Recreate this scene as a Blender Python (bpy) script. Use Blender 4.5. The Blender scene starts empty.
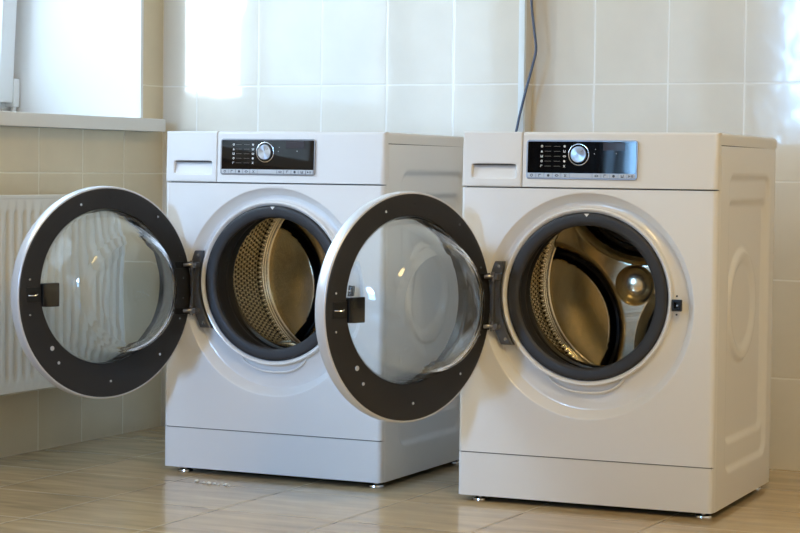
import bpy, bmesh, math, random
from mathutils import Matrix, Vector, noise
random.seed(4)
PI = math.pi
S = bpy.context.scene
COL = S.collection

# ------------------------------------------------------------------ materials
def new_mat(name):
    m = bpy.data.materials.new(name); m.use_nodes = True
    nt = m.node_tree; b = nt.nodes['Principled BSDF']
    return m, nt, b

def plain(name, col, rough=.4, metal=0., bump=0., bscale=60, coat=0., ior=1.45, spec=None, aniso=0., var=0.):
    m, nt, b = new_mat(name)
    b.inputs['Base Color'].default_value = (*col, 1)
    b.inputs['Roughness'].default_value = rough
    b.inputs['Metallic'].default_value = metal
    b.inputs['Coat Weight'].default_value = coat
    b.inputs['Coat Roughness'].default_value = .08
    b.inputs['IOR'].default_value = ior
    if aniso: b.inputs['Anisotropic'].default_value = aniso
    tc = nt.nodes.new('ShaderNodeTexCoord')
    nz = nt.nodes.new('ShaderNodeTexNoise'); nz.inputs['Scale'].default_value = bscale
    nt.links.new(tc.outputs['Object'], nz.inputs['Vector'])
    if bump:
        bp = nt.nodes.new('ShaderNodeBump'); bp.inputs['Strength'].default_value = bump
        bp.inputs['Distance'].default_value = .001
        nt.links.new(nz.outputs['Fac'], bp.inputs['Height']); nt.links.new(bp.outputs['Normal'], b.inputs['Normal'])
    mr = nt.nodes.new('ShaderNodeMapRange')
    mr.inputs['To Min'].default_value = max(0, rough - .03 - var); mr.inputs['To Max'].default_value = rough + .03 + var
    nt.links.new(nz.outputs['Fac'], mr.inputs['Value']); nt.links.new(mr.outputs['Result'], b.inputs['Roughness'])
    return m

def tile_mat(name, axes, w, h, ou, ov, c1, c2, grout, mortar=.003, rough=.1, bumpd=.0006, wave=.25, wscale=4., streak=False, coat=0.):
    """Ceramic tiles laid on the plane spanned by the two object axes."""
    m, nt, b = new_mat(name); N = nt.nodes; L = nt.links
    tc = N.new('ShaderNodeTexCoord'); sp = N.new('ShaderNodeSeparateXYZ'); L.new(tc.outputs['Object'], sp.inputs[0])
    cb = N.new('ShaderNodeCombineXYZ')
    for k, (ax, o) in enumerate(zip(axes, (ou, ov))):
        a = N.new('ShaderNodeMath'); a.operation = 'SUBTRACT'; a.inputs[1].default_value = o - 20 * (w, h)[k]
        L.new(sp.outputs[ax], a.inputs[0]); L.new(a.outputs[0], cb.inputs[k])
    br = N.new('ShaderNodeTexBrick'); br.offset = 0; br.squash = 1
    br.inputs['Scale'].default_value = 1; br.inputs['Brick Width'].default_value = w; br.inputs['Row Height'].default_value = h
    br.inputs['Mortar Size'].default_value = mortar / 2; br.inputs['Mortar Smooth'].default_value = .1
    br.inputs['Color1'].default_value = (*c1, 1); br.inputs['Color2'].default_value = (*c2, 1); br.inputs['Mortar'].default_value = (*grout, 1)
    L.new(cb.outputs[0], br.inputs['Vector'])
    # low-frequency cloudiness
    mp = N.new('ShaderNodeMapping'); L.new(tc.outputs['Object'], mp.inputs['Vector'])
    if streak: mp.inputs['Scale'].default_value = (1.3, 6, 1)
    nz = N.new('ShaderNodeTexNoise'); nz.inputs['Scale'].default_value = 3.5 if streak else 6; nz.inputs['Detail'].default_value = 6
    L.new(mp.outputs[0], nz.inputs['Vector'])
    rp = N.new('ShaderNodeMapRange'); rp.inputs['From Min'].default_value = .3; rp.inputs['From Max'].default_value = .7
    rp.inputs['To Min'].default_value = .72 if streak else .95; rp.inputs['To Max'].default_value = 1.18 if streak else 1.03
    L.new(nz.outputs['Fac'], rp.inputs['Value'])
    mx = N.new('ShaderNodeVectorMath'); mx.operation = 'SCALE'
    L.new(br.outputs['Color'], mx.inputs[0]); L.new(rp.outputs['Result'], mx.inputs['Scale'])
    L.new(mx.outputs[0], b.inputs['Base Color'])
    rr = N.new('ShaderNodeMapRange'); rr.inputs['To Min'].default_value = rough; rr.inputs['To Max'].default_value = .7
    L.new(br.outputs['Fac'], rr.inputs['Value']); L.new(rr.outputs['Result'], b.inputs['Roughness'])
    b.inputs['Coat Weight'].default_value = coat; b.inputs['Coat Roughness'].default_value = .1
    # bump: grout sunk, glaze gently wavy, pillowed towards the tile edge
    br2 = N.new('ShaderNodeTexBrick'); br2.offset = 0; br2.squash = 1
    br2.inputs['Scale'].default_value = 1; br2.inputs['Brick Width'].default_value = w; br2.inputs['Row Height'].default_value = h
    br2.inputs['Mortar Size'].default_value = mortar / 2 + .003; br2.inputs['Mortar Smooth'].default_value = 1
    L.new(cb.outputs[0], br2.inputs['Vector'])
    n2 = N.new('ShaderNodeTexNoise'); n2.inputs['Scale'].default_value = wscale; n2.inputs['Detail'].default_value = 2
    L.new(tc.outputs['Object'], n2.inputs['Vector'])
    inv = N.new('ShaderNodeMath'); inv.operation = 'MULTIPLY'; inv.inputs[1].default_value = -1; L.new(br2.outputs['Fac'], inv.inputs[0])
    b1 = N.new('ShaderNodeBump'); b1.inputs['Strength'].default_value = 1; b1.inputs['Distance'].default_value = bumpd
    L.new(inv.outputs[0], b1.inputs['Height'])
    b2 = N.new('ShaderNodeBump'); b2.inputs['Strength'].default_value = wave; b2.inputs['Distance'].default_value = .004
    L.new(n2.outputs['Fac'], b2.inputs['Height']); L.new(b1.outputs['Normal'], b2.inputs['Normal'])
    L.new(b2.outputs['Normal'], b.inputs['Normal'])
    return m

ADDED_WOOD = plain('added_door_wood', (.022, .014, .010), .95, bscale=12, ior=1.1)
WHITE = plain('white_enamel', (.77, .765, .76), .3, coat=.5, bscale=8)
WHITEP = plain('white_plastic', (.735, .73, .725), .48, bscale=10)
RECESS = plain('shadow_gap', (.03, .03, .03), .6)
GASKET = plain('gasket_rubber', (.030, .030, .033), .5, bump=.1, bscale=90)
DARKP = plain('dark_grey_plastic', (.020, .0195, .0205), .42, bump=.06, bscale=300)
BLACKG = plain('black_gloss', (.004, .004, .0045), .035, bscale=5, ior=1.5)
BLACKP_AND_SHADE = plain('black_plastic_and_shade', (.008, .008, .008), .35)
HINGE = plain('hinge_cast_metal', (.13, .135, .15), .42, metal=.6, bump=.15, bscale=120)
ARM = plain('hinge_arm_metal', (.22, .22, .24), .3, metal=.9)
CHROME = plain('satin_chrome', (.72, .73, .76), .2, metal=1.)
DOORS = plain('door_rim_silver', (.66, .67, .70), .3, metal=.35, coat=.3)
SILVER = plain('silver_plastic', (.62, .63, .66), .3, metal=.55)
BRUSH = plain('brushed_aluminium', (.52, .53, .55), .3, metal=1., aniso=.85)
_t = BRUSH.node_tree.nodes.new('ShaderNodeTangent'); _t.direction_type = 'RADIAL'; _t.axis = 'Y'
BRUSH.node_tree.links.new(_t.outputs[0], BRUSH.node_tree.nodes['Principled BSDF'].inputs['Tangent'])
STRIP = plain('light_silver_button', (.50, .51, .53), .4, metal=.2)
BEZEL = plain('bezel_silver', (.36, .37, .40), .3, metal=.7)
GAP = plain('panel_joint', (.16, .155, .15), .7)
PRINT = plain('grey_print', (.75, .75, .75), .5)
PRINTD = plain('dim_print', (.24, .22, .20), .5)
INK = plain('dark_print', (.06, .06, .07), .5)
LCD = plain('display_glass', (.045, .038, .044), .06, ior=1.3)
STEEL = plain('drum_stainless', (.86, .76, .56), .20, metal=1., bscale=25, var=.04)
def brushed_rings(m):        # fine horizontal brushing lines on the rear plate
    nt = m.node_tree; N = nt.nodes; L = nt.links; b = N['Principled BSDF']
    tc = N.new('ShaderNodeTexCoord'); mp = N.new('ShaderNodeMapping'); mp.inputs['Scale'].default_value = (1, 1, 60)
    nz = N.new('ShaderNodeTexNoise'); nz.inputs['Scale'].default_value = 1.6; nz.inputs['Detail'].default_value = 3
    bp = N.new('ShaderNodeBump'); bp.inputs['Strength'].default_value = .25; bp.inputs['Distance'].default_value = .001
    L.new(tc.outputs['Object'], mp.inputs['Vector']); L.new(mp.outputs[0], nz.inputs['Vector']); L.new(nz.outputs['Fac'], bp.inputs['Height']); L.new(bp.outputs['Normal'], b.inputs['Normal'])
brushed_rings(STEEL)
PLASTER = plain('white_plaster', (.86, .88, .90), .7, bump=.1, bscale=40)
CEILM = plain('ceiling_paint', (.84, .83, .80), .8)
SILLM = plain('sill_pvc', (.78, .78, .76), .3, coat=.3)
PVC = plain('window_pvc', (.82, .85, .88), .3, coat=.3)
TRIMM = plain('corner_trim_pvc', (.80, .86, .88), .3, coat=.3)
RADM = plain('radiator_enamel', (.80, .79, .74), .3, coat=.4)
RADD = plain('radiator_inside', (.25, .24, .22), .6)
CABLE = plain('blue_grey_cable', (.07, .10, .17), .35, coat=.4)
CRUMB = plain('plaster_crumb', (.8, .77, .68), .8)

def glass_mat(name, col=(1, 1, 1), rough=0., ior=1.47):
    m, nt, b = new_mat(name)
    b.inputs['Base Color'].default_value = (*col, 1)
    b.inputs['Transmission Weight'].default_value = 1
    b.inputs['Roughness'].default_value = rough; b.inputs['IOR'].default_value = ior
    tc = nt.nodes.new('ShaderNodeTexCoord'); nz = nt.nodes.new('ShaderNodeTexNoise'); nz.inputs['Scale'].default_value = 9
    nz.inputs['Detail'].default_value = 1
    bp = nt.nodes.new('ShaderNodeBump'); bp.inputs['Strength'].default_value = .8; bp.inputs['Distance'].default_value = .006
    nt.links.new(tc.outputs['Object'], nz.inputs['Vector']); nt.links.new(nz.outputs['Fac'], bp.inputs['Height'])
    nt.links.new(bp.outputs['Normal'], b.inputs['Normal'])
    return m
GLASS = glass_mat('door_glass', (.93, .95, .95))

def pane_mat():
    m = bpy.data.materials.new('window_pane'); m.use_nodes = True
    nt = m.node_tree; nt.nodes.clear(); N = nt.nodes; L = nt.links
    o = N.new('ShaderNodeOutputMaterial'); mx = N.new('ShaderNodeMixShader'); lw = N.new('ShaderNodeLayerWeight'); pw = N.new('ShaderNodeMath'); pw.operation = 'POWER'; pw.inputs[1].default_value = 5
    fr = N.new('ShaderNodeMath'); fr.operation = 'MULTIPLY_ADD'; fr.inputs[1].default_value = .9; fr.inputs[2].default_value = .03
    L.new(lw.outputs['Facing'], pw.inputs[0]); L.new(pw.outputs[0], fr.inputs[0])
    t = N.new('ShaderNodeBsdfTransparent'); g = N.new('ShaderNodeBsdfGlossy'); g.inputs['Roughness'].default_value = .01
    t.inputs['Color'].default_value = (.95, .98, .97, 1)
    L.new(fr.outputs[0], mx.inputs[0]); L.new(t.outputs[0], mx.inputs[1]); L.new(g.outputs[0], mx.inputs[2]); L.new(mx.outputs[0], o.inputs[0])
    return m
PANE = pane_mat()

def drum_mat():
    """Stainless sheet with staggered rows of punched holes, driven by the drum's UVs (u = arc length, v = depth)."""
    m, nt, b = new_mat('perforated_stainless'); N = nt.nodes; L = nt.links
    tc = N.new('ShaderNodeTexCoord'); sp = N.new('ShaderNodeSeparateXYZ'); L.new(tc.outputs['UV'], sp.inputs[0])
    def M(op, a, bb=None):
        n = N.new('ShaderNodeMath'); n.operation = op
        for k, v in enumerate((a, bb)):
            if v is None: continue
            if isinstance(v, (int, float)): n.inputs[k].default_value = v
            else: L.new(v, n.inputs[k])
        return n.outputs[0]
    P = .0150; Q = .0125
    v = M('DIVIDE', sp.outputs[1], P); row = M('FLOOR', v)
    u = M('DIVIDE', sp.outputs[0], Q); u = M('ADD', u, M('MULTIPLY', M('MODULO', row, 2), .5))
    du = M('MULTIPLY', M('SUBTRACT', M('FRACT', u), .5), Q); dv = M('MULTIPLY', M('SUBTRACT', M('FRACT', v), .5), P)
    dv2 = M('MULTIPLY', dv, .62)
    d = M('SQRT', M('ADD', M('MULTIPLY', du, du), M('MULTIPLY', dv2, dv2)))
    inband = M('MULTIPLY', M('GREATER_THAN', sp.outputs[1], .03), M('LESS_THAN', sp.outputs[1], .255))
    hole = M('MULTIPLY', M('LESS_THAN', d, .0028), inband)
    dim = N.new('ShaderNodeMapRange'); dim.inputs['From Min'].default_value = .0020; dim.inputs['From Max'].default_value = .0058
    L.new(d, dim.inputs['Value']); dm = M('MULTIPLY', dim.outputs['Result'], inband)
    mix = N.new('ShaderNodeMix'); mix.data_type = 'RGBA'; L.new(hole, mix.inputs['Factor'])
    mix.inputs['A'].default_value = (.90, .82, .64, 1); mix.inputs['B'].default_value = (.01, .01, .01, 1)
    L.new(mix.outputs['Result'], b.inputs['Base Color'])
    L.new(M('SUBTRACT', 1, hole), b.inputs['Metallic'])
    b.inputs['Roughness'].default_value = .2
    bp = N.new('ShaderNodeBump'); bp.inputs['Strength'].default_value = 1.; bp.inputs['Distance'].default_value = .0022
    L.new(dm, bp.inputs['Height']); L.new(bp.outputs['Normal'], b.inputs['Normal'])
    return m
DRUM = drum_mat()

WALLC1, WALLC2, GROUT = (.79, .75, .67), (.81, .77, .69), (.90, .885, .84)
ZT, TH_, TW, TX0, TL0 = .9938, .2528, .2033, .1140, .2046
T_BACK = tile_mat('cream_wall_tile_back', 'XZ', TW, TH_, TX0, ZT, WALLC1, WALLC2, GROUT, .0045, .05, coat=1., wave=.32, wscale=9.)
T_BACK2 = tile_mat('cream_wall_tile_niche', 'XZ', .2057, TH_, 1.517, ZT, WALLC1, WALLC2, GROUT, .0045, .05, coat=1., wave=.32, wscale=9.)
T_LEFT = tile_mat('cream_wall_tile_left_warm_bounce', 'YZ', TW, TH_, -TL0, ZT, (.76, .66, .46), (.78, .68, .485), (.88, .82, .66), .0045, .2, coat=.2, wave=.3)  # same cream tile, its colour tanned to carry the warm bounce light
T_FLOOR = tile_mat('travertine_floor_tile', 'XY', .3055, .3055, .5985, -.885, (.52, .38, .205), (.58, .435, .25), (.40, .31, .19),
                   .005, .20, bumpd=.0008, wave=.12, wscale=5, streak=True, coat=.25)

# ------------------------------------------------------------------ mesh helpers
def obj(name, bm, mat, parent=None, smooth=35, loc=None):
    bmesh.ops.recalc_face_normals(bm, faces=bm.faces)
    me = bpy.data.meshes.new(name); bm.to_mesh(me); bm.free()
    for m in (mat if isinstance(mat, (list, tuple)) else [mat]): me.materials.append(m)
    if smooth:
        for p in me.polygons: p.use_smooth = True
        me.set_sharp_from_angle(angle=math.radians(smooth))
    o = bpy.data.objects.new(name, me); COL.objects.link(o)
    if parent: o.parent = parent
    if loc: o.location = loc
    if smooth:
        md = o.modifiers.new('weighted_normals', 'WEIGHTED_NORMAL'); md.keep_sharp = True; md.weight = 80
    return o

def box(bm, x0, x1, y0, y1, z0, z1, bev=0., seg=2):
    r = bmesh.ops.create_cube(bm, size=1)
    vs = r['verts']
    bmesh.ops.scale(bm, vec=(x1 - x0, y1 - y0, z1 - z0), verts=vs)
    bmesh.ops.translate(bm, vec=((x0 + x1) / 2, (y0 + y1) / 2, (z0 + z1) / 2), verts=vs)
    if bev:
        es = {e for v in vs for e in v.link_edges}
        bmesh.ops.bevel(bm, geom=list(es), offset=bev, segments=seg, affect='EDGES', profile=.5)

def loft(bm, loops, cap0=False, cap1=False, closed=True, wrap=False):
    vv = [[bm.verts.new(p) for p in lp] for lp in loops]
    n = len(vv[0]); R = len(vv)
    for i in range(R if wrap else R - 1):
        a, b = vv[i], vv[(i + 1) % R]
        for j in range(n if closed else n - 1):
            k = (j + 1) % n
            try: bm.faces.new((a[j], a[k], b[k], b[j]))
            except ValueError: pass
    if cap0: bm.faces.new(vv[0])
    if cap1: bm.faces.new(vv[-1])
    return vv

def circ(cx, cz, r, y, n=128, angs=None):
    A = angs or [2 * PI * i / n for i in range(n)]
    return [(cx + r * math.cos(a), y, cz + r * math.sin(a)) for a in A]

def cyl(bm, p0, p1, r0, r1=None, n=24, caps=True):
    p0, p1 = Vector(p0), Vector(p1); d = (p1 - p0).normalized()
    u = d.orthogonal().normalized(); v = d.cross(u)
    r1 = r0 if r1 is None else r1
    A = [2 * PI * i / n for i in range(n)]
    loft(bm, [[p + (u * math.cos(a) + v * math.sin(a)) * r for a in A] for p, r in ((p0, r0), (p1, r1))], caps, caps)

def rrect(x0, x1, z0, z1, r, y, n=8, yf=None):
    pts = []
    for cx, cz, a0 in ((x1 - r, z1 - r, 0), (x0 + r, z1 - r, PI / 2), (x0 + r, z0 + r, PI), (x1 - r, z0 + r, 1.5 * PI)):
        for i in range(n + 1):
            a = a0 + PI / 2 * i / n
            pts.append((cx + r * math.cos(a), y, cz + r * math.sin(a)))
    return pts

def rect_at_angles(x0, x1, z0, z1, cx, cz, angs, y, inset=0.):
    x0 += inset; x1 -= inset; z0 += inset; z1 -= inset; out = []
    for a in angs:
        c, s = math.cos(a), math.sin(a); t = 1e9
        if abs(c) > 1e-9: t = min(t, ((x1 if c > 0 else x0) - cx) / c)
        if abs(s) > 1e-9: t = min(t, ((z1 if s > 0 else z0) - cz) / s)
        out.append((cx + t * c, y, cz + t * s))
    return out

def tube(bm, pts, r, n=10, caps=True):
    P = [Vector(p) for p in pts]; loops = []; up = Vector((0.3, 1, 0)).normalized()
    for i, p in enumerate(P):
        d = (P[min(i + 1, len(P) - 1)] - P[max(i - 1, 0)]).normalized()
        u = (up - d * up.dot(d)).normalized(); v = d.cross(u)
        rr = r[i] if isinstance(r, list) else r
        loops.append([p + (u * math.cos(2 * PI * k / n) + v * math.sin(2 * PI * k / n)) * rr for k in range(n)])
    loft(bm, loops, caps, caps)

def catmull(P, n=8):
    P = [Vector(p) for p in P]; Q = [P[0] * 2 - P[1]] + P + [P[-1] * 2 - P[-2]]; out = []
    for i in range(1, len(Q) - 2):
        for k in range(n):
            t = k / n
            out.append(.5 * ((2 * Q[i]) + (Q[i + 1] - Q[i - 1]) * t + (2 * Q[i - 1] - 5 * Q[i] + 4 * Q[i + 1] - Q[i + 2]) * t * t
                             + (-Q[i - 1] + 3 * Q[i] - 3 * Q[i + 1] + Q[i + 2]) * t ** 3))
    out.append(P[-1]); return out

def sstep(a, b, x):
    t = min(1, max(0, (x - a) / (b - a))); return t * t * (3 - 2 * t)

def tag(o, label=None, cat=None, group=None, kind=None):
    for k, v in (('label', label), ('category', cat), ('group', group), ('kind', kind)):
        if v: o[k] = v
    return o

def empty(name, loc, rz=0.):
    o = bpy.data.objects.new(name, None); COL.objects.link(o); o.empty_display_size = .1
    o.location = loc; o.rotation_euler = (0, 0, rz); return o

# ------------------------------------------------------------------ the room
RX, RY, RZ = 4.7, -6.3, 2.7       # far right, behind the camera, ceiling
bm = bmesh.new(); box(bm, -.02, RX + .1, RY - .1, .1, -.1, 0)
tag(obj('floor', bm, T_FLOOR, smooth=0), 'glossy tan stone-look floor tiles laid in a square grid', 'floor', kind='structure')
bm = bmesh.new(); box(bm, -.6, RX + .1, RY - .1, .25, RZ, RZ + .1)
tag(obj('ceiling', bm, CEILM, smooth=0), 'plain off-white ceiling', 'ceiling', kind='structure')
XS, YS = 1.1335, .06
bm = bmesh.new(); box(bm, -.45, XS, 0, .25, 0, RZ)
tag(obj('wall_back', bm, T_BACK, smooth=0), 'cream glazed tiled back wall, forward section behind the left machine', 'wall', kind='structure')
bm = bmesh.new(); box(bm, XS, RX + .1, YS, .25, 0, RZ)
tag(obj('wall_back_recess', bm, T_BACK2, smooth=0), 'cream glazed tiled back wall, set-back section behind the right machine', 'wall', kind='structure')
# left wall, 0.52 m thick, two window openings
W1 = (-2.45, -.11, .90, 2.30); W2 = (.005, .62, .95, 2.30)
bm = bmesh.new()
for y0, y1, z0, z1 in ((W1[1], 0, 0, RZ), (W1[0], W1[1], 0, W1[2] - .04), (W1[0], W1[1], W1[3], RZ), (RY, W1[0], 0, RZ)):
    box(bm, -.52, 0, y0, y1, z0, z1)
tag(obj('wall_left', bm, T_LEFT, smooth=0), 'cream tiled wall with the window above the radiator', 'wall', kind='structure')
bm = bmesh.new(); box(bm, RX, RX + .1, RY - .1, .06, 0, RZ)
tag(obj('wall_right', bm, CEILM, smooth=0), 'plain painted side wall', 'wall', kind='structure')
bm = bmesh.new()
for x0, x1, z0, z1 in ((-.52, W2[0], 0, RZ), (W2[1], RX + .1, 0, RZ), (W2[0], W2[1], 0, W2[2] - .04), (W2[0], W2[1], W2[3], RZ)): box(bm, x0, x1, RY - .30, RY, z0, z1)
tag(obj('wall_front', bm, CEILM, smooth=0), 'plain painted wall opposite the machines', 'wall', kind='structure')
bm = bmesh.new(); box(bm, XS - .0155, XS + .0012, -.0025, .004, 0, RZ, .0008); box(bm, XS - .001, XS + .0015, -.0025, .010, 0, RZ)
tag(obj('trim_1', bm, TRIMM), 'pale plastic corner trim on the step in the tiled wall', 'trim', kind='structure')

def unseen_dark_door():  # unseen dark door, added so the right display reflects something dark
    bm = bmesh.new(); y0, y1, z1 = -6.22, -5.10, 2.08
    for a in ((y0, y0 + .07, 0, z1), (y1 - .07, y1, 0, z1), (y0 + .07, y1 - .07, z1 - .07, z1)): box(bm, .0005, .03, a[0], a[1], a[2], a[3], .004)
    d = tag(obj('added_dark_door', bm, ADDED_WOOD), 'unseen dark wooden door added to darken the display reflections', 'door', kind='structure')
    bm = bmesh.new(); box(bm, .0005, .018, y0 + .072, y1 - .072, .006, z1 - .072, .002)
    for z0_, z1_ in ((.15, .95), (1.08, 1.90)): box(bm, .016, .024, y0 + .18, y1 - .18, z0_, z1_, .006)
    obj('added_door_leaf', bm, ADDED_WOOD, d)
    bm = bmesh.new(); cyl(bm, (.018, y1 - .13, 1.02), (.07, y1 - .13, 1.02), .010); tube(bm, [(.066, y1 - .13, 1.02), (.068, y1 - .19, 1.02), (.066, y1 - .25, 1.02)], .009)
    obj('door_handle', bm, CHROME, d)
unseen_dark_door()

def window(n, W, sill_x, tilt, D=.45, M=None):
    y0, y1, z0, z1 = W; made = []
    bm = bmesh.new(); t = .012                                        # plastered reveals
    box(bm, -D, .001, y1 - t, y1 - .0005 + .001, z0, z1); box(bm, -D, .001, y0 - .0005, y0 + t, z0, z1); box(bm, -D, .001, y0, y1, z1 - t, z1)
    rv = tag(obj('trim_%d' % (n + 1), bm, PLASTER, smooth=0), 'white plastered window reveal', 'reveal', kind='structure')
    bm = bmesh.new(); f = .06                                         # fixed frame
    X0, X1 = -D - .07, -D
    for a in ((y0, y0 + f, z0, z1), (y1 - f, y1, z0, z1), (y0 + f, y1 - f, z0, z0 + f), (y0 + f, y1 - f, z1 - f, z1)):
        box(bm, X0, X1, a[0], a[1], a[2], a[3], .004)
    w = tag(obj('window_%d' % n, bm, PVC), 'white plastic framed window', 'window', kind='structure')
    # sash hinged along its bottom edge and tilted into the room
    g, s = (.045, .07) if n == 1 else (.02, .04); Z0, Z1 = z0 + g, z1 - g
    spans = [(y0 + g, y1 - g)] if n == 2 else [(-1.29, y1 - g), (y0 + g, -1.31)]
    for Y0, Y1 in spans:
      bm = bmesh.new()
      for a in ((Y0, Y0 + s, 0, Z1 - Z0), (Y1 - s, Y1, 0, Z1 - Z0), (Y0 + s, Y1 - s, 0, s), (Y0 + s, Y1 - s, Z1 - Z0 - s, Z1 - Z0)):
          box(bm, 0, .06, a[0], a[1], a[2], a[3], .006)
      sh = obj('window_sash', bm, PVC, w, loc=(-D - .03, 0, Z0)); sh.rotation_euler = (0, tilt if Y1 > -1 else 0, 0)
      bm = bmesh.new(); box(bm, .022, .028, Y0 + s - .01, Y1 - s + .01, s - .01, Z1 - Z0 - s + .01)
      obj('window_glass', bm, PANE, sh, smooth=0)
    bm = bmesh.new(); box(bm, -D - .005, -D + .034, y1 - .045, y1 - .016, z0 + .03, z0 + .115, .005); cyl(bm, (-D + .02, y1 - .03, z0 + .004), (-D + .02, y1 - .03, z0 + .03), .008)
    obj('window_hinge', bm, PVC, w)
    bm = bmesh.new(); box(bm, -D - .02, sill_x, y0 - .047, y1 + .0465, z0 - .0395, z0 - .0025, .003)
    sl = tag(obj('window_sill', bm, SILLM), 'white window sill board of the %s window' % ('left' if n == 1 else 'far'), 'sill', kind='structure')
    if M:
        for o in (rv, w, sl): o.matrix_world = M
    return w
window(1, W1, .05, math.radians(3.0))
window(2, (-W2[1], -W2[0], W2[2], W2[3]), .03, 0, .20, Matrix.Translation((0, RY, 0)) @ Matrix.Rotation(PI / 2, 4, 'Z'))   # in the wall opposite

# ------------------------------------------------------------------ radiator
rad = tag(empty('radiator', (0, 0, 0)), 'white panel radiator with vertical grooves under the window', 'radiator')
ry1, ry0, rz0, rz1, rxf = -.36, -1.56, .177, .681, .10
def rad_panel(xf, sgn):
    bm = bmesh.new(); pitch = .0358; nl = int((ry1 - ry0 - .03) / pitch * 8)
    zs = [rz0, rz0 + .006, rz0 + .030, rz0 + .040, rz0 + .052] + [rz0 + .06 + (rz1 - rz0 - .12) * k / 6 for k in range(7)] + [rz1 - .052, rz1 - .040, rz1 - .030, rz1 - .006, rz1]
    ys = [ry0] + [ry0 + .015 + (ry1 - ry0 - .03) * k / nl for k in range(nl + 1)] + [ry1]
    rows = []
    for z in zs:
        row = []
        for y in ys:
            m = sstep(rz0 + .030, rz0 + .048, z) * (1 - sstep(rz1 - .048, rz1 - .030, z))
            ph = ((y - ry0 - .015) / pitch) % 1.0
            g = math.exp(-((ph - .5) / .14) ** 2) if ry0 + .015 < y < ry1 - .015 else 0
            x = xf - sgn * .015 * m * g
            if z in (zs[0], zs[-1]): x = xf - sgn * .012
            row.append((x, y, z))
        rows.append(row)
    loft(bm, rows, closed=False)
    return bm
obj('front_panel', rad_panel(rxf, 1), RADM, rad, smooth=50)
obj('rear_panel', rad_panel(.035, -1), RADM, rad, smooth=50)
bm = bmesh.new(); box(bm, .036, .088, ry0 + .01, ry1 - .012, rz0 + .03, rz1 - .03); obj('convector_core', bm, RADD, rad, smooth=0)
bm = bmesh.new(); box(bm, .034, .101, ry1 - .002, ry1 + .001, rz0 + .01, rz1 - .004, .0008); obj('side_cover', bm, RADM, rad)
bm = bmesh.new(); box(bm, .034, .101, ry0 - .001, ry0 + .002, rz0 + .01, rz1 - .004, .0008); obj('side_cover', bm, RADM, rad)
bm = bmesh.new()
box(bm, .034, .042, ry0, ry1, rz1 - .006, rz1 + .003, .001); box(bm, .093, .1015, ry0, ry1, rz1 - .006, rz1 + .003, .001)
k = ry0 + .01
while k < ry1: box(bm, .041, .094, k, k + .006, rz1 - .004, rz1 + .001); k += .018
obj('top_grille', bm, RADM, rad, smooth=0)
for q in (.035, .085):
    bm = bmesh.new(); cyl(bm, (.065, ry0 + q, 0), (.065, ry0 + q, rz0 + .035), .009, n=20); cyl(bm, (.065, ry0 + q, 0), (.065, ry0 + q, .006), .017, .015, 20); obj('feed_pipe', bm, RADM, rad)
for yy in (ry0 + .15, ry1 - .15):
    bm = bmesh.new(); box(bm, .0005, .036, yy, yy + .03, rz0 + .06, rz1 - .06, .002); obj('wall_bracket', bm, RADM, rad)

# ------------------------------------------------------------------ washing machine (local: x along the front, y into the machine, z up)
XL = -.0045
W, H, D, FZ, PZ, CZ = .597, .85, .545, .0125, .113, .7235
RC, GC = (.3015, .4590), (.2970, .4800)       # centre of the door recess / of the porthole

def angles(corners, c, n=192):
    A = sorted([2 * PI * i / n for i in range(n)] + [math.atan2(z - c[1], x - c[0]) % (2 * PI) for x, z in corners])
    out = []
    for a in A:
        if not out or a - out[-1] > 1e-4: out.append(a)
    return out

def side_panel(x, sgn):
    """Pressed side sheet: rounded recess with a round boss; a height field facing sgn*x."""
    bm = bmesh.new(); s0, s1, z0, z1 = .0225, D - .004, FZ, .8205; NY, NZ = 110, 170
    def sd(s, z, a0, a1, b0, b1, r):
        qx = abs(s - (a0 + a1) / 2) - (a1 - a0) / 2 + r; qz = abs(z - (b0 + b1) / 2) - (b1 - b0) / 2 + r
        return math.hypot(max(qx, 0), max(qz, 0)) + min(max(qx, qz), 0) - r
    rows = []
    for j in range(NZ + 1):
        z = z0 + (z1 - z0) * j / NZ; row = []
        for i in range(NY + 1):
            s = s0 + (s1 - s0) * i / NY
            h = 0.
            h -= .0075 * (1 - sstep(-.012, .002, sd(s, z, .105, .487, .088, .757, .035)))
            h -= .0080 * (1 - sstep(-.012, .002, sd(s, z, .128, .478, .150, .700, .030)))
            r = math.hypot((s - .280) * 1.0, z - .458)
            h += .0075 * sstep(.134, .122, r) if r < .134 else 0
            if r < .122: h -= .0070 * (1 - sstep(.088, .112, r))
            e = min(s - s0, s1 - s); h -= .002 * (1 - sstep(0, .004, e))
            row.append((x + sgn * h, s, z))
        rows.append(row)
    loft(bm, rows, closed=False)
    return bm

def fascia_y(z):             # the control fascia leans back slightly
    return (z - CZ) * .035

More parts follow.
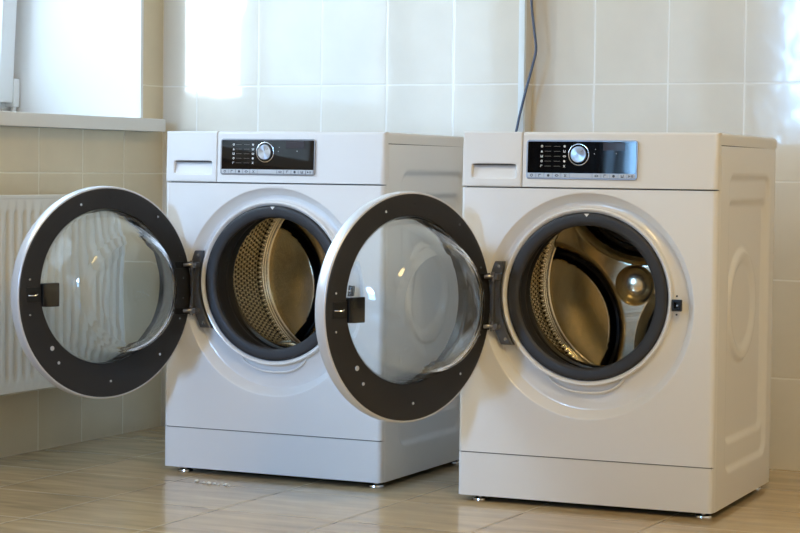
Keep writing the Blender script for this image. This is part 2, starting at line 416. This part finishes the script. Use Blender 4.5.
def make_machine():
    root = empty('washing_machine', (0, 0, 0))
    # --- cabinet
    obj('side_panel', side_panel(W, 1), WHITE, root, smooth=60)
    obj('side_panel', side_panel(XL, -1), WHITE, root, smooth=60)
    bm = bmesh.new()                                    # rear sheet with a shallow recess
    loft(bm, [rrect(0.001, W - .001, FZ, .8205, .01, D - .012), rrect(0.001, W - .001, FZ, .8205, .01, D - .002), rrect(.006, W - .006, FZ + .005, .815, .01, D),
              rrect(.06, W - .06, .10, .76, .03, D), rrect(.07, W - .07, .11, .75, .03, D - .008)], cap1=True)
    obj('rear_panel', bm, WHITE, root)
    bm = bmesh.new(); box(bm, .008, W - .008, .02, D - .015, FZ + .002, FZ + .008); obj('base_tray', bm, RECESS, root, smooth=0)
    # --- front sheet with the dished door recess
    x0, x1, z0, z1 = XL, W, PZ + .0006, CZ - .0006
    A = angles([(x0, z0), (x1, z0), (x1, z1), (x0, z1)], RC)
    bm = bmesh.new()
    R4 = lambda y, ins: [(min(max(x, x0 + ins), x1 - ins), y, min(max(z, z0 + min(ins, .0012)), z1 - min(ins, .0012))) for x, _, z in rect_at_angles(x0, x1, z0, z1, RC[0], RC[1], A, y)]
    C = lambda c, r, y: circ(c[0], c[1], r, y, angs=A)
    loops = [R4(.020, 0), R4(.0110, 0), R4(.0070, .0007), R4(.0036, .0026), R4(.0014, .0053), R4(.0003, .0085), R4(0, .012),
             C(RC, .2560, 0), C(RC, .2540, .0006), C(RC, .2515, .003), C(RC, .2390, .0210), C(RC, .2360, .0245), C(RC, .2310, .0260),
             C((.299, .467), .218, .0250), C((.2975, .477), .2050, .0215), C(GC, .2010, .0185), C(GC, .2000, .006), C(GC, .1980, .0040), C(GC, .1950, .0048),
             C(GC, .1900, .0105), C(GC, .1890, .020), C(GC, .1890, .045)]
    for lp in loops[7:13]:                              # the recess is slightly taller than wide
        lp[:] = [(RC[0] + (x - RC[0]) * .972, y, z) for x, y, z in lp]
    loft(bm, loops)
    obj('front_panel', bm, WHITE, root, smooth=30)
    bm = bmesh.new()                                    # moulded lip below the porthole
    ctr = [(.205, .314), (.214, .288), (.262, .2655), (.335, .2655), (.376, .286), (.388, .312)]
    cc = [tuple(v) for v in catmull([(x, 0, z) for x, z in ctr], 5)]
    tube(bm, [(x, .0165, z) for x, _, z in cc], .0028, 8)
    obj('moulded_lip', bm, WHITE, root)
    # --- plinth
    bm = bmesh.new(); 
    pl = [(XL, .020), (XL, .011), (XL + .0007, .007), (XL + .0026, .0036), (XL + .0053, .0014), (XL + .0085, .0003), (XL + .012, 0)]
    pl = pl + [(W + XL - x, y) for x, y in pl[::-1]]
    loft(bm, [[(x, y, z) for x, y in pl] for z in (FZ + .001, PZ - .0018, PZ - .0008)], cap0=True, cap1=True)
    obj('plinth', bm, WHITEP, root)
    bm = bmesh.new(); box(bm, .003, W - .003, .003, .019, PZ - .003, PZ + .003); box(bm, .004, W - .004, .006, .0235, PZ, CZ - .01) if False else None
    obj('joint_backing', bm, GAP, root, smooth=0)
    # --- feet
    for fx, fy in ((.040, .035), (W - .028, .035), (.040, D - .05), (W - .028, D - .05)):
        bm = bmesh.new(); cyl(bm, (fx, fy, 0), (fx, fy, .004), .019, .018, 32); cyl(bm, (fx, fy, .004), (fx, fy, .007), .018, .008, 32)
        cyl(bm, (fx, fy, .006), (fx, fy, .022), .006)
        obj('foot', bm, CHROME, root)
    # --- control fascia
    DX = .1425
    def fplate(xa, xb, za, zb, dy=0.):
        q = bmesh.new(); V = {}
        ins = [(0, .021), (0, .011), (.0007, .0070), (.0026, .0036), (.0053, .0014), (.0085, .0003), (.012, 0)]
        loops = [[(x, y + fascia_y(z) - dy, z) for x, z in ((xa + min(i, .0008), za + min(i, .001)), (xb - i, za + min(i, .001)), (xb - i, zb - i * .6), (xa + min(i, .0008), zb - i * .6))] for i, y in ins]
        loft(q, loops, cap1=True); return q
    obj('control_fascia', fplate(DX + .0008, W, CZ + .0008, H - .0005), WHITEP, root, smooth=40)
    bm = bmesh.new(); box(bm, .003, W - .003, .017, .022, CZ - .003, H - .006); obj('fascia_backing', bm, GAP, root, smooth=0)
    # detergent drawer with its grip pocket
    hx0, hx1, hz0, hz1 = .0195, .1285, .7425, .7775; hc = ((hx0 + hx1) / 2, (hz0 + hz1) / 2)
    bm = bmesh.new()
    B = angles([(0, CZ), (DX, CZ), (DX, H), (0, H)], hc, 4)
    def rr_at(ins, y0, ybot):
        out = []
        for a in BB:
            c, s = math.cos(a), math.sin(a); w2, h2, r = (hx1 - hx0) / 2 - ins, (hz1 - hz0) / 2 - ins, .006
            t0, t1 = 0, .1
            for _ in range(30):
                t = (t0 + t1) / 2; qx, qz = abs(t * c) - w2 + r, abs(t * s) - h2 + r
                d = math.hypot(max(qx, 0), max(qz, 0)) + min(max(qx, qz), 0) - r
                if d < 0: t0 = t
                else: t1 = t
            x, z = hc[0] + t * c, hc[1] + t * s
            f = (z - hz0) / (hz1 - hz0)
            out.append((x, ybot + (y0 - ybot) * f + fascia_y(z), z))
        return out
    cor = [(-.0030, CZ + .0008), (DX - .0008, CZ + .0008), (DX - .0008, H - .0005), (-.0030, H - .0005)]
    BB = sorted(set([round(math.atan2(s * ((hz1 - hz0) / 2 - .003 - q), c * ((hx1 - hx0) / 2 - .003 - w)) % (2 * PI), 5) for s in (1, -1) for c in (1, -1) for q in (0, .002, .004) for w in (0, .002, .004)]
                    + [round(2 * PI * i / 48, 5) for i in range(48)] + [round(math.atan2(z - hc[1], x - hc[0]) % (2 * PI), 5) for x, z in cor]))
    def RA(y, i):
        return [(x, yy + fascia_y(z), z) for x, yy, z in rect_at_angles(cor[0][0], cor[1][0], cor[0][1], cor[2][1], hc[0], hc[1], BB, y, i)]
    loft(bm, [RA(.020, 0), RA(.004, 0), RA(.0012, .0012), RA(0, .003), rr_at(-.0012, 0, 0), rr_at(0, .0008, .0004), rr_at(.0012, .003, .001), rr_at(.0022, .0125, .003)], cap1=True)
    dr = obj('detergent_drawer', bm, WHITEP, root, smooth=35)
    bm = bmesh.new(); box(bm, hx0 + .003, hx1 - .003, .0022 + fascia_y(.773), .010 + fascia_y(.773), .7738, .7768, .0008)
    obj('grip_slot', bm, RECESS, dr)
    # display module
    px0, px1, pz0, pz1 = .1525, .4148, .7435, .8315
    def skew(bm):
        for v in bm.verts: v.co.y += fascia_y(v.co.z)
        return bm
    bm = bmesh.new()
    loft(bm, [rrect(px0, px1, pz0, pz1, .007, .004), rrect(px0, px1, pz0, pz1, .007, -.0012), rrect(px0 + .001, px1 - .001, pz0 + .001, pz1 - .001, .006, -.002),
              rrect(px0 + .0026, px1 - .0026, pz0 + .0020, pz1 - .0026, .005, -.002), rrect(px0 + .0034, px1 - .0034, pz0 + .0028, pz1 - .0034, .004, -.0012)], cap0=True, cap1=True)
    dm = obj('display_module', skew(bm), BEZEL, root)
    bm = bmesh.new(); box(bm, px0 + .0036, px1 - .0036, -.0019, -.0008, .7572, pz1 - .0036, .0003)
    obj('black_glass', skew(bm), BLACKG, dm)
    fy = -.0020
    def add(name, q, mat): return obj(name, skew(q), mat, dm)
    # dial
    kx, kz = .2777, .7990
    bm = bmesh.new(); yk = fascia_y(kz)
    n = 64
    loft(bm, [circ(kx, kz, r, y + yk, n) for r, y in ((.0246, fy), (.0246, fy - .0012), (.0240, fy - .0016), (.0228, fy - .0016), (.0224, fy - .0010), (.0222, fy))])
    dl = obj('dial_ring', bm, CHROME, dm)
    bm = bmesh.new(); loft(bm, [circ(0, 0, r, y + yk, n) for r, y in ((.0185, fy), (.0183, fy - .0045), (.0176, fy - .0055), (.0168, fy - .0056), (.0090, fy - .0054), (.0030, fy - .0052))], cap1=True)
    kn = obj('dial', bm, BRUSH, dm, loc=(kx, 0, kz))
    bm = bmesh.new(); a = math.radians(48)
    box(bm, -.0006, .0006, -.0003, .0003, .009, .0158); bmesh.ops.rotate(bm, cent=(0, 0, 0), matrix=Matrix.Rotation(-a, 3, 'Y'), verts=bm.verts[:])
    bmesh.ops.rotate(bm, cent=(0, 0, 0), matrix=Matrix.Rotation(2 * a, 3, 'Y'), verts=bm.verts[:])
    bmesh.ops.translate(bm, vec=(0, fy - .0058 + yk, 0), verts=bm.verts[:]); obj('dial_pointer', bm, PRINTD, kn, smooth=0)
    # programme marks: icon, line, line, icon in five rows
    def icon(q, x, z, k, r=.0024, y=fy):
        if k == 0:   # ring
            loft(q, [circ(x, z, r, y - .0001, 12), circ(x, z, r * .55, y - .0001, 12)]); box(q, x + r * .2, x + r * .9, y - .0002, y - .0001, z + r * .4, z + r * .9)
        elif k == 1: # triangle
            v = [q.verts.new(p) for p in ((x - r, y - .0001, z - r), (x + r, y - .0001, z - r), (x, y - .0001, z + r))]; q.faces.new(v)
        elif k == 2: # square tub
            box(q, x - r, x + r, y - .0002, y - .0001, z - r, z - r * .3); box(q, x - r, x - r * .5, y - .0002, y - .0001, z - r, z + r); box(q, x + r * .5, x + r, y - .0002, y - .0001, z - r, z + r)
        elif k == 3: # disc
            loft(q, [circ(x, z, r, y - .0001, 12)], cap0=True)
        elif k == 4: # cross
            for s in (1, -1):
                v = [q.verts.new(p) for p in ((x - r, y - .0001 - .00002 * s, z - s * r), (x - r * .5, y - .0001 - .00002 * s, z - s * r), (x + r, y - .0001 - .00002 * s, z + s * r), (x + r * .5, y - .0001 - .00002 * s, z + s * r))]; q.faces.new(v)
        elif k == 5: # flag / loop
            box(q, x - r, x - r * .6, y - .0002, y - .0001, z - r, z + r); box(q, x - r, x + r * .8, y - .0002, y - .0001, z + r * .5, z + r)
        elif k == 6: # basin oval
            loft(q, [[(x + r * 1.4 * math.cos(t), y - .0001, z + r * .8 * math.sin(t)) for t in [2 * PI * i / 14 for i in range(14)]],
                     [(x + r * .8 * math.cos(t), y - .0001, z + r * .35 * math.sin(t)) for t in [2 * PI * i / 14 for i in range(14)]]])
    for k in range(5):
        z = .8172 - k * .01115
        for x, kk in ((.1895, (0, 1, 2, 0, 5)[k]), (.2435, (3, 2, 6, 3, 4)[k])):
            bm = bmesh.new(); icon(bm, x, z, kk, .0026); add('programme_icon', bm, PRINT)
        for xa, xb in ((.1965, .2115), (.2185, .2340)):
            bm = bmesh.new(); box(bm, xa, xb, fy - .0002, fy - .0001, z - .0003, z + .0003); add('programme_line', bm, PRINTD)
    bm = bmesh.new(); box(bm, .3345, .3850, fy - .0003, fy + .0002, .8085, .8255); add('lcd_window', bm, LCD)
    for x, z, q in ((.3655, .8020, .0011), (.3140, .8010, .0008), (.3165, .8110, .0008)):
        bm = bmesh.new(); icon(bm, x, z, 3, q); add('indicator_light', bm, PRINT)
    # key strip
    xs = [.1573 + .0201 * k for k in range(5)] + [.2578] + [.3115 + .0200 * k for k in range(5)]
    for k, x in enumerate(xs):
        wd = .0182 if k not in (5, 10) else (.0518 if k == 5 else .0182)
        bm = bmesh.new(); box(bm, x, x + wd, -.0030, -.0010, .7468, .7566, .0005)
        kb = obj('key', skew(bm), STRIP, dm)
        if k != 5:
            bm = bmesh.new(); ki = (0, 5, 3, 6, 4)[k] if k < 5 else (6, 5, 3, 2, 1)[k - 6]
            if k == 10:   # start / pause symbol
                z = .7517; cx = x + .0065
                v = [bm.verts.new(p) for p in ((cx - .003, -.0032, z - .0028), (cx - .003, -.0032, z + .0028), (cx + .0015, -.0032, z))]; bm.faces.new(v)
                for q in (.0035, .0062): box(bm, cx + q, cx + q + .0013, -.0033, -.0031, z - .0028, z + .0028)
            else: icon(bm, x + wd / 2, .7517, ki, .0032, -.0031)
            obj('key_symbol', skew(bm), INK, kb, smooth=0)
    c = Vector(((px0 + px1) / 2, 0, 0)); dm.rotation_euler = (0, 0, -.0090)
    dm.location = c - Matrix.Rotation(-.0090, 3, 'Z') @ c + Vector((0, -.0007, 0))
    # --- worktop
    bm = bmesh.new(); t0, t1 = .8225, H - .001
    prof = [(0, t0), (0, t1 - .008), (.0012, t1 - .004), (.004, t1 - .0012), (.009, t1)]
    loops = []
    for i, z in prof:
        loops.append([(i * .8, .0245 + (.001 if i else 0), z), (W - i * .8, .0245 + (.001 if i else 0), z), (W - i * .8, D - i, z - .002), (i * .8, D - i, z - .002)])
    loft(bm, loops, cap0=True, cap1=True)
    obj('worktop', bm, WHITEP, root, smooth=50)
    bm = bmesh.new(); box(bm, .003, W - .003, .022, D - .006, .816, .8235); obj('worktop_gap', bm, RECESS, root, smooth=0)
    # --- rubber door seal
    bm = bmesh.new(); pr = [(.1888, .030), (.1888, .010), (.1880, .0070), (.1860, .0050), (.1810, .0040), (.1700, .0046), (.1625, .007), (.1600, .012), (.1600, .018), (.1680, .024), (.1770, .032),
                            (.1790, .050), (.1760, .062), (.1740, .070), (.1715, .078), (.1715, .086), (.1760, .090), (.1800, .100), (.1790, .108), (.1735, .114), (.1735, .120)]
    loft(bm, [circ(GC[0], GC[1], r, y, 128) for r, y in pr])
    gk = obj('door_seal', bm, GASKET, root, smooth=70)
    bm = bmesh.new(); v = [(GC[0] - .006, .187), (GC[0] + .006, .187), (GC[0], .180)]
    loft(bm, [[(x, y, GC[1] + r) for x, r in v] for y in (.0048, .0032)], cap1=True); obj('alignment_mark', bm, PRINT, gk)
    # --- drum: lip, perforated wall, pressed rear plate
    DR, y0, y1 = .238, .118, .405
    cx, cz = .297, .489
    bm = bmesh.new(); uvl = bm.loops.layers.uv.new('UVMap'); n = 160
    pr = [(.1735, y0 + .008), (.1720, y0 + .003), (.1735, y0), (.180, y0 + .002), (.205, y0 + .008), (.228, y0 + .016), (.2355, y0 + .022), (DR, y0 + .032)]
    yy = y0 + .032
    while yy < y1 - .045: yy += .012; pr.append((DR, yy))
    b = pr[-1][1]
    for q in range(3):
        bb = b + q * .0125
        pr += [(DR, bb + .003), (DR - .0030, bb + .0042), (DR - .0065, bb + .006), (DR - .0080, bb + .0075), (DR - .0065, bb + .009), (DR - .0030, bb + .0108), (DR, bb + .012)]
    pr += [(DR - .003, y1 - .006), (DR - .008, y1 - .002), (DR - .012, y1)]
    vv = []
    for r, y in pr: vv.append([bm.verts.new((r * math.cos(2 * PI * i / n), y, r * math.sin(2 * PI * i / n))) for i in range(n)])
    for j in range(len(vv) - 1):
        for i in range(n):
            k = (i + 1) % n; f = bm.faces.new((vv[j][i], vv[j][k], vv[j + 1][k], vv[j + 1][i]))
            for lp, (ii, jj) in zip(f.loops, ((i, j), (i + 1, j), (i + 1, j + 1), (i, j + 1))):
                lp[uvl].uv = (ii / n * 120 * .0125, pr[jj][1] - y0)
    dr = obj('drum', bm, DRUM, root, smooth=50, loc=(cx, 0, cz))
    # rear plate
    bm = bmesh.new(); NR, NA = 90, 240; rings = []
    lens = [math.radians(a) for a in (197, 317, 77)]
    for i in range(1, NR + 1):
        r = (DR - .010) * i / NR; ring = []
        for k in range(NA):
            a = 2 * PI * k / NA; x, z = r * math.cos(a), r * math.sin(a)
            dd = min(math.hypot(x - .268 * math.cos(L), z - .268 * math.sin(L)) - .200 for L in lens)
            h = .022 * sstep(-.006, .020, dd)                       # raised three-armed star
            if dd < .0: h -= .034 * math.exp(-((dd + .013) / .0085) ** 4)   # deep groove that follows each arm
            h += .024 * math.sqrt(max(0, 1 - (r / .046) ** 2)) if r < .046 else 0
            ring.append((x, y1 - h, z))
        rings.append(ring)
    vv = loft(bm, rings)
    c = bm.verts.new((0, y1 - .046, 0))
    for k in range(NA): bm.faces.new((vv[0][k], vv[0][(k + 1) % NA], c))
    for f in bm.faces:                                  # dark reflections painted black in two recesses and along the groove
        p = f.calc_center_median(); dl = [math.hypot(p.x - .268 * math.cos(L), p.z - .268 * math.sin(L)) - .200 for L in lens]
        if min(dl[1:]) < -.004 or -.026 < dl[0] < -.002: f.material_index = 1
    obj('drum_rear_plate', bm, [STEEL, BLACKP_AND_SHADE], dr, smooth=60)
    # lifters on the drum wall
    for a in (math.radians(128), math.radians(248), math.radians(8)):
        bm = bmesh.new(); loops = []
        for t in [k / 12 for k in range(13)]:
            y = y0 + .03 + t * (y1 - y0 - .075); e = math.sin(PI * min(1, max(0, t * 1.0))) ** .35 if 0 < t < 1 else .02
            hh, ww = .042 * e, .026 * (.5 + .5 * e)
            loops.append([(u * ww, y, -(DR + .002) + hh * v) for u, v in ((-1.2, 0), (-.85, .35), (-.55, .8), (-.25, 1), (.25, 1), (.55, .8), (.85, .35), (1.2, 0))])
        loft(bm, loops, cap0=True, cap1=True)
        bmesh.ops.rotate(bm, cent=(0, 0, 0), matrix=Matrix.Rotation(-(a + PI / 2), 3, 'Y'), verts=bm.verts[:])
        obj('lifter', bm, STEEL, dr, smooth=60)
    # outer tub closes the cabinet behind the drum
    bm = bmesh.new(); loft(bm, [circ(cx, cz, .1812, .11, 64), circ(cx, cz, .2480, .118, 64), circ(cx, cz, .2480, y1 + .03, 64)], cap1=True)
    obj('tub', bm, BLACKP_AND_SHADE, root, smooth=40)
    # --- hinge casting on the cabinet
    bm = bmesh.new(); zt, zb = .5545, .3640
    top = []
    N = 14
    for side in (0, 1):
        pass
    right = []; left = []
    for k in range(N + 1):
        z = zt + (zb - zt) * k / N
        xr = GC[0] - math.sqrt(.2065 ** 2 - (z - GC[1]) ** 2) - .001
        left.append((max(.058, min(xr - .028, .070 + (0 if z > .42 else (.42 - z) * .45))) , z)); right.append((xr, z))
    right[0] = (right[0][0] - .004, right[0][1])
    outl = left + right[::-1]
    cxx = sum(p[0] for p in outl) / len(outl); czz = sum(p[1] for p in outl) / len(outl)
    loft(bm, [[(x, .019, z) for x, z in outl], [(x, .0085, z) for x, z in outl], [(x + (cxx - x) * .08, .007, z + (czz - z) * .015) for x, z in outl]], cap1=True)
    hg = obj('hinge_casting', bm, HINGE, root, smooth=30)
    for z in (.5435, .3765, .515, .405):
        bm = bmesh.new(); x = GC[0] - math.sqrt(.2065 ** 2 - (z - GC[1]) ** 2) - .0125
        cyl(bm, (x, .0072, z), (x, .0050, z), .0042, .0036, 16); obj('hinge_screw', bm, CHROME, hg)
    for z in (.519, .4055):
        bm = bmesh.new()
        box(bm, .074, .093, -.012, .010, z - .007, z + .007, .003)
        tube(bm, catmull([(.086, .002, z), (.079, -.010, z + .001), (.072, -.016, z + .001), (.062, -.019, z)], 5), .0050, 10)
        cyl(bm, (.079, -.009, z - .011), (.079, -.009, z + .011), .0042, n=16)
        obj('hinge_arm', bm, ARM, hg)
    bm = bmesh.new(); box(bm, .0745, .0805, -.006, .010, .412, .512, .0015); obj('hinge_bar', bm, HINGE, hg)
    # --- door lock slot
    lx, lz = .5095, .4690
    bm = bmesh.new(); loft(bm, [rrect(lx - .0115, lx + .0115, lz - .013, lz + .013, .002, y) for y in (.004, -.0010)] + [rrect(lx - .0095, lx + .0095, lz - .011, lz + .011, .002, -.0014)]
                     + [rrect(lx - .0065, lx + .0060, lz - .0075, lz + .0075, .001, -.0014), rrect(lx - .0060, lx + .0055, lz - .0070, lz + .0070, .001, .010)], cap1=True)
    lk = obj('door_lock', bm, BLACKP_AND_SHADE, root)
    bm = bmesh.new(); box(bm, lx - .001, lx + .003, .0015, .004, lz - .002, lz + .0015); obj('lock_catch', bm, CHROME, lk, smooth=0)
    for dz in (.0205, -.0205):
        bm = bmesh.new(); cyl(bm, (lx, .002, lz + dz), (lx, -.0004, lz + dz), .0022, n=12); obj('lock_screw', bm, BLACKP_AND_SHADE, lk)
    # --- the door. local frame: x from pivot towards the free edge, y = inner normal, z from door centre
    LD, E0, RD, TD = .2253, -.0198, .2540, .0345
    n = 160
    bm = bmesh.new()
    pr = [(.2150, E0 - .002), (.2500, E0 - .001), (.2518, E0 - .0004), (RD - .0002, E0 - .0012), (RD + .0008, E0 - .003), (RD + .0022, E0 - .012), (RD + .0022, E0 - .024), (RD - .0005, E0 - TD + .003), (RD - .008, E0 - TD),
          (.2100, E0 - TD - .004), (.1960, E0 - TD - .004), (.1930, E0 - TD - .002), (.1925, E0 - TD + .006)]
    loft(bm, [circ(LD, 0, r, y, n) for r, y in pr])
    dm_ = obj('door', bm, DOORS, root, smooth=40, loc=(.3 - LD, -.022, .457))
    bm = bmesh.new(); hc2 = (LD + .007, .0165)
    loops = [circ(LD, 0, .2510, E0 - .0012, n), circ(LD, 0, .2500, E0 + .0006, n), circ(LD, 0, .2475, E0 + .0014, n), circ(LD, 0, .2400, E0 + .0018, n)]
    loops += [circ(hc2[0], hc2[1], r, y, n) for r, y in ((.1885, E0 + .0018), (.1865, E0 + .0010), (.1850, E0 - .002), (.1848, E0 - .012), (.1862, E0 - TD))]
    loft(bm, loops)
    rg = obj('inner_ring', bm, DARKP, dm_, smooth=40)
    # glass bowl, with real wall thickness
    bm = bmesh.new(); prof = []
    outer = [(0, .1846, -.004), (0, .1835, .002), (.03, .1815, .006), (.10, .1775, .016), (.28, .1680, .040), (.50, .1560, .064), (.72, .1455, .082), (.86, .1385, .0925), (.95, .1300, .0985), (1, .1190, .1010), (1, .0950, .1000), (1, .0600, .0985), (1, .0250, .0978)]
    def bring(t, r, y, dr=0, dy=0):
        x = hc2[0] + (LD + .000 - hc2[0]) * t; z = hc2[1] + (.004 - hc2[1]) * t
        return circ(x, z, max(.004, r - dr), E0 + y - dy, n)
    lo = [bring(*a) for a in outer]; li = [bring(*a, dr=.0042, dy=.0042) for a in outer]
    loft(bm, lo[::-1] + li, cap0=True, cap1=True)
    obj('glass_bowl', bm, GLASS, dm_, smooth=60)
    bm = bmesh.new(); loft(bm, [circ(LD, 0, .1922, E0 - TD + .0015, n), circ(LD, 0, .1922, E0 - TD - .0025, n)], cap0=True, cap1=True)
    obj('outer_glass', bm, GLASS, dm_, smooth=30)
    # latch block on the free edge and its hook
    bm = bmesh.new(); box(bm, LD + .143, LD + .190, E0 - .004, E0 + .0085, -.0265, .0285, .002); obj('latch_block', bm, BLACKP_AND_SHADE, dm_)
    bm = bmesh.new(); box(bm, LD + .192, LD + .232, E0 + .0016, E0 + .0030, -.016, .020, .0008); obj('latch_plate', bm, BLACKP_AND_SHADE, dm_)
    bm = bmesh.new(); tube(bm, [(LD + .226, E0 + .002, .001), (LD + .222, E0 + .010, .001), (LD + .216, E0 + .014, .001), (LD + .210, E0 + .0145, .0035)], [.0022, .002, .0018, .0014], 8); obj('latch_hook', bm, CHROME, dm_)
    for u, z, r, mt in ((.0805, .212, .0027, CHROME), (-.147, .1815, .0027, CHROME), (.2235, .0385, .0024, CHROME), (.2225, -.0445, .0024, CHROME), (.160, -.1255, .0048, SILVER),
                        (.1415, -.1605, .0032, SILVER), (-.008, -.213, .0026, CHROME), (-.155, -.156, .0027, CHROME), (-.226, .030, .0022, CHROME), (-.226, -.020, .0022, CHROME), (-.2165, .083, .0022, CHROME), (-.2165, -.070, .0022, CHROME)):
        bm = bmesh.new(); cyl(bm, (LD + u, E0 + .001, z), (LD + u, E0 + .0028, z), r * 1.3, r * 1.1, 16); obj('screw', bm, mt, dm_)
    bm = bmesh.new(); cyl(bm, (LD - .006, E0 + .001, .2290), (LD - .006, E0 + .0028, .2290), .0032, .0030, 16); obj('rubber_buffer', bm, BLACKP_AND_SHADE, dm_)
    for z in (.062, -.0525):   # slots that take the hinge arms
        bm = bmesh.new(); box(bm, LD - .246, LD - .200, E0 + .001, E0 + .004, z - .008, z + .008, .001); obj('hinge_slot', bm, BLACKP_AND_SHADE, dm_)
    return root

def kids(o): return [c for c in bpy.data.objects if c.parent == o]
def copy_tree(o, parent=None):
    c = o.copy(); COL.objects.link(c)
    if parent: c.parent = parent
    for ch in kids(o): copy_tree(ch, c)
    return c
ML = make_machine()
MR = copy_tree(ML)
def child(o, n): return [c for c in kids(o) if c.name.split('.')[0] == n][0]
for root, loc, yaw, ang, spin, lab in ((ML, (.4904, -.7577, 0), .01423, 1.9413, 8, 'white front-loading washing machine standing nearer the window, its open door in front of the radiator'),
                                       (MR, (1.3175, -.8036, 0),   .0395, 1.9750, -8, 'washing machine on the right, its whole side visible and a blue reflection on its display')):
    root.location = loc; root.rotation_euler = (0, 0, yaw)
    child(root, 'door').rotation_euler = (0, 0, -ang)
    child(root, 'drum').rotation_euler = (0, math.radians(spin), 0)
    tag(root, lab, 'washing machine', 'open front-loading washing machines')

# ------------------------------------------------------------------ cable and crumbs
CAM = Vector((3.24436, -5.13583, .76165)); FPX, PITCH, ROLL, YAW = 2064.45, .0471, .0118, .4486
def at_plane_y(px, py, y):     # back-projects a measured image point onto a wall plane to get its place in the room
    u2, v2 = (px - 400) / FPX, (266.5 - py) / FPX; c, s = math.cos(ROLL), math.sin(ROLL)
    u, v = u2 * c - v2 * s, u2 * s + v2 * c; c, s = math.cos(PITCH), math.sin(PITCH)
    d = Vector((u, c + s * v, -s + c * v)); d.rotate(Matrix.Rotation(YAW, 3, 'Z'))
    return CAM + d * ((y - CAM.y) / d.y)
pts = [at_plane_y(x, y, -.012) for x, y in ((530, -60), (531, -15), (532, 8), (534.5, 32), (536, 50), (532.5, 66), (526, 90), (519.5, 116), (515, 135))]
pts = [Vector((pts[0].x, -.012, 2.2)), Vector((pts[0].x - .004, -.012, 1.6))] + pts + [Vector((1.085, -.02, .78)), Vector((1.06, -.03, .55)), Vector((1.07, -.03, .30)), Vector((1.06, -.016, .12)), Vector((1.06, -.016, .001))]
bm = bmesh.new(); tube(bm, catmull(pts, 8), .0036, 10)
tag(obj('power_cable', bm, CABLE), 'blue-grey cable hanging down the tiled wall beside the corner trim', 'cable')

for k, (x, y, r) in enumerate(((.556, -.888, .0060), (.592, -.900, .0045), (.617, -.905, .0062), (.634, -.900, .0045), (.655, -.908, .0038), (.682, -.905, .0055), (.702, -.915, .0034))):
    bm = bmesh.new(); bmesh.ops.create_icosphere(bm, subdivisions=2, radius=r)
    for v in bm.verts: v.co *= 1 + .35 * noise.noise(v.co * 300 + Vector((k, 0, 0))); v.co.z *= .55
    mn = min(v.co.z for v in bm.verts)
    tag(obj('plaster_crumb', bm, CRUMB, loc=(.655 + (x - .556) * .72, y + .014, -mn)), 'tiny pale crumb on the floor before the left machine', 'crumb', 'crumbs on the floor before the left machine')

# ------------------------------------------------------------------ lights
def area(name, loc, rot, sx, sy, power, col):
    l = bpy.data.lights.new(name, 'AREA'); l.shape = 'RECTANGLE'; l.size, l.size_y = sx, sy; l.energy = power; l.color = col
    o = bpy.data.objects.new(name, l); COL.objects.link(o); o.location = loc; o.rotation_euler = rot; return o
area('daylight_at_first_window', (-.80, -1.69, 1.78), (0, -PI / 2, 0), 1.7, .54, 44, (.80, .89, 1.))
area('daylight_at_second_sash', (-.62, -2.02, 2.02), (0, math.radians(-72), 0), .8, 1.3, 10, (.40, .62, 1.))
area('daylight_at_second_window', (.14, RY - .45, 1.38), (PI / 2, 0, 0), .70, 1.0, 62, (.26, .55, 1.))
area('warm_fill', (3.0, -2.9, RZ - .03), (0, 0, 0), .8, .8, 48, (1., .71, .29))  # unseen warm fill, added to tan the right machine

def spot(name, loc, target, power, col, ang, rad):
    l = bpy.data.lights.new(name, 'SPOT'); l.energy = power; l.color = col; l.spot_size = math.radians(ang); l.spot_blend = 1; l.shadow_soft_size = rad
    o = bpy.data.objects.new(name, l); COL.objects.link(o); o.location = loc
    o.rotation_euler = (Vector(target) - Vector(loc)).to_track_quat('-Z', 'Y').to_euler(); return o
spot('cool_fill_spot', (.31, -6.15, 1.75), (.62, -.8, .35), 465, (.32, .57, 1.), 24, .28)  # added cool spot inside the room, turns the left machine bluer

w = bpy.data.worlds.new('sky'); S.world = w; w.use_nodes = True
bg = w.node_tree.nodes['Background']; bg.inputs[0].default_value = (.55, .75, 1., 1); bg.inputs[1].default_value = 4.0

# ------------------------------------------------------------------ camera
cd = bpy.data.cameras.new('camera'); cam = bpy.data.objects.new('camera', cd); COL.objects.link(cam)
cd.sensor_width = 36; cd.lens = FPX / 800 * 36; cd.clip_end = 60; cd.clip_start = .05
cam.matrix_world = Matrix.Translation(CAM) @ Matrix.Rotation(YAW, 4, 'Z') @ Matrix.Rotation(PI / 2 - PITCH, 4, 'X') @ Matrix.Rotation(ROLL, 4, 'Z')
S.camera = cam
S.view_settings.view_transform = 'Standard'
S.view_settings.exposure = .06
try:
    S.cycles.max_bounces = 14; S.cycles.transmission_bounces = 12; S.cycles.glossy_bounces = 6; S.cycles.transparent_max_bounces = 12
    S.cycles.sample_clamp_indirect = 4
except Exception: pass
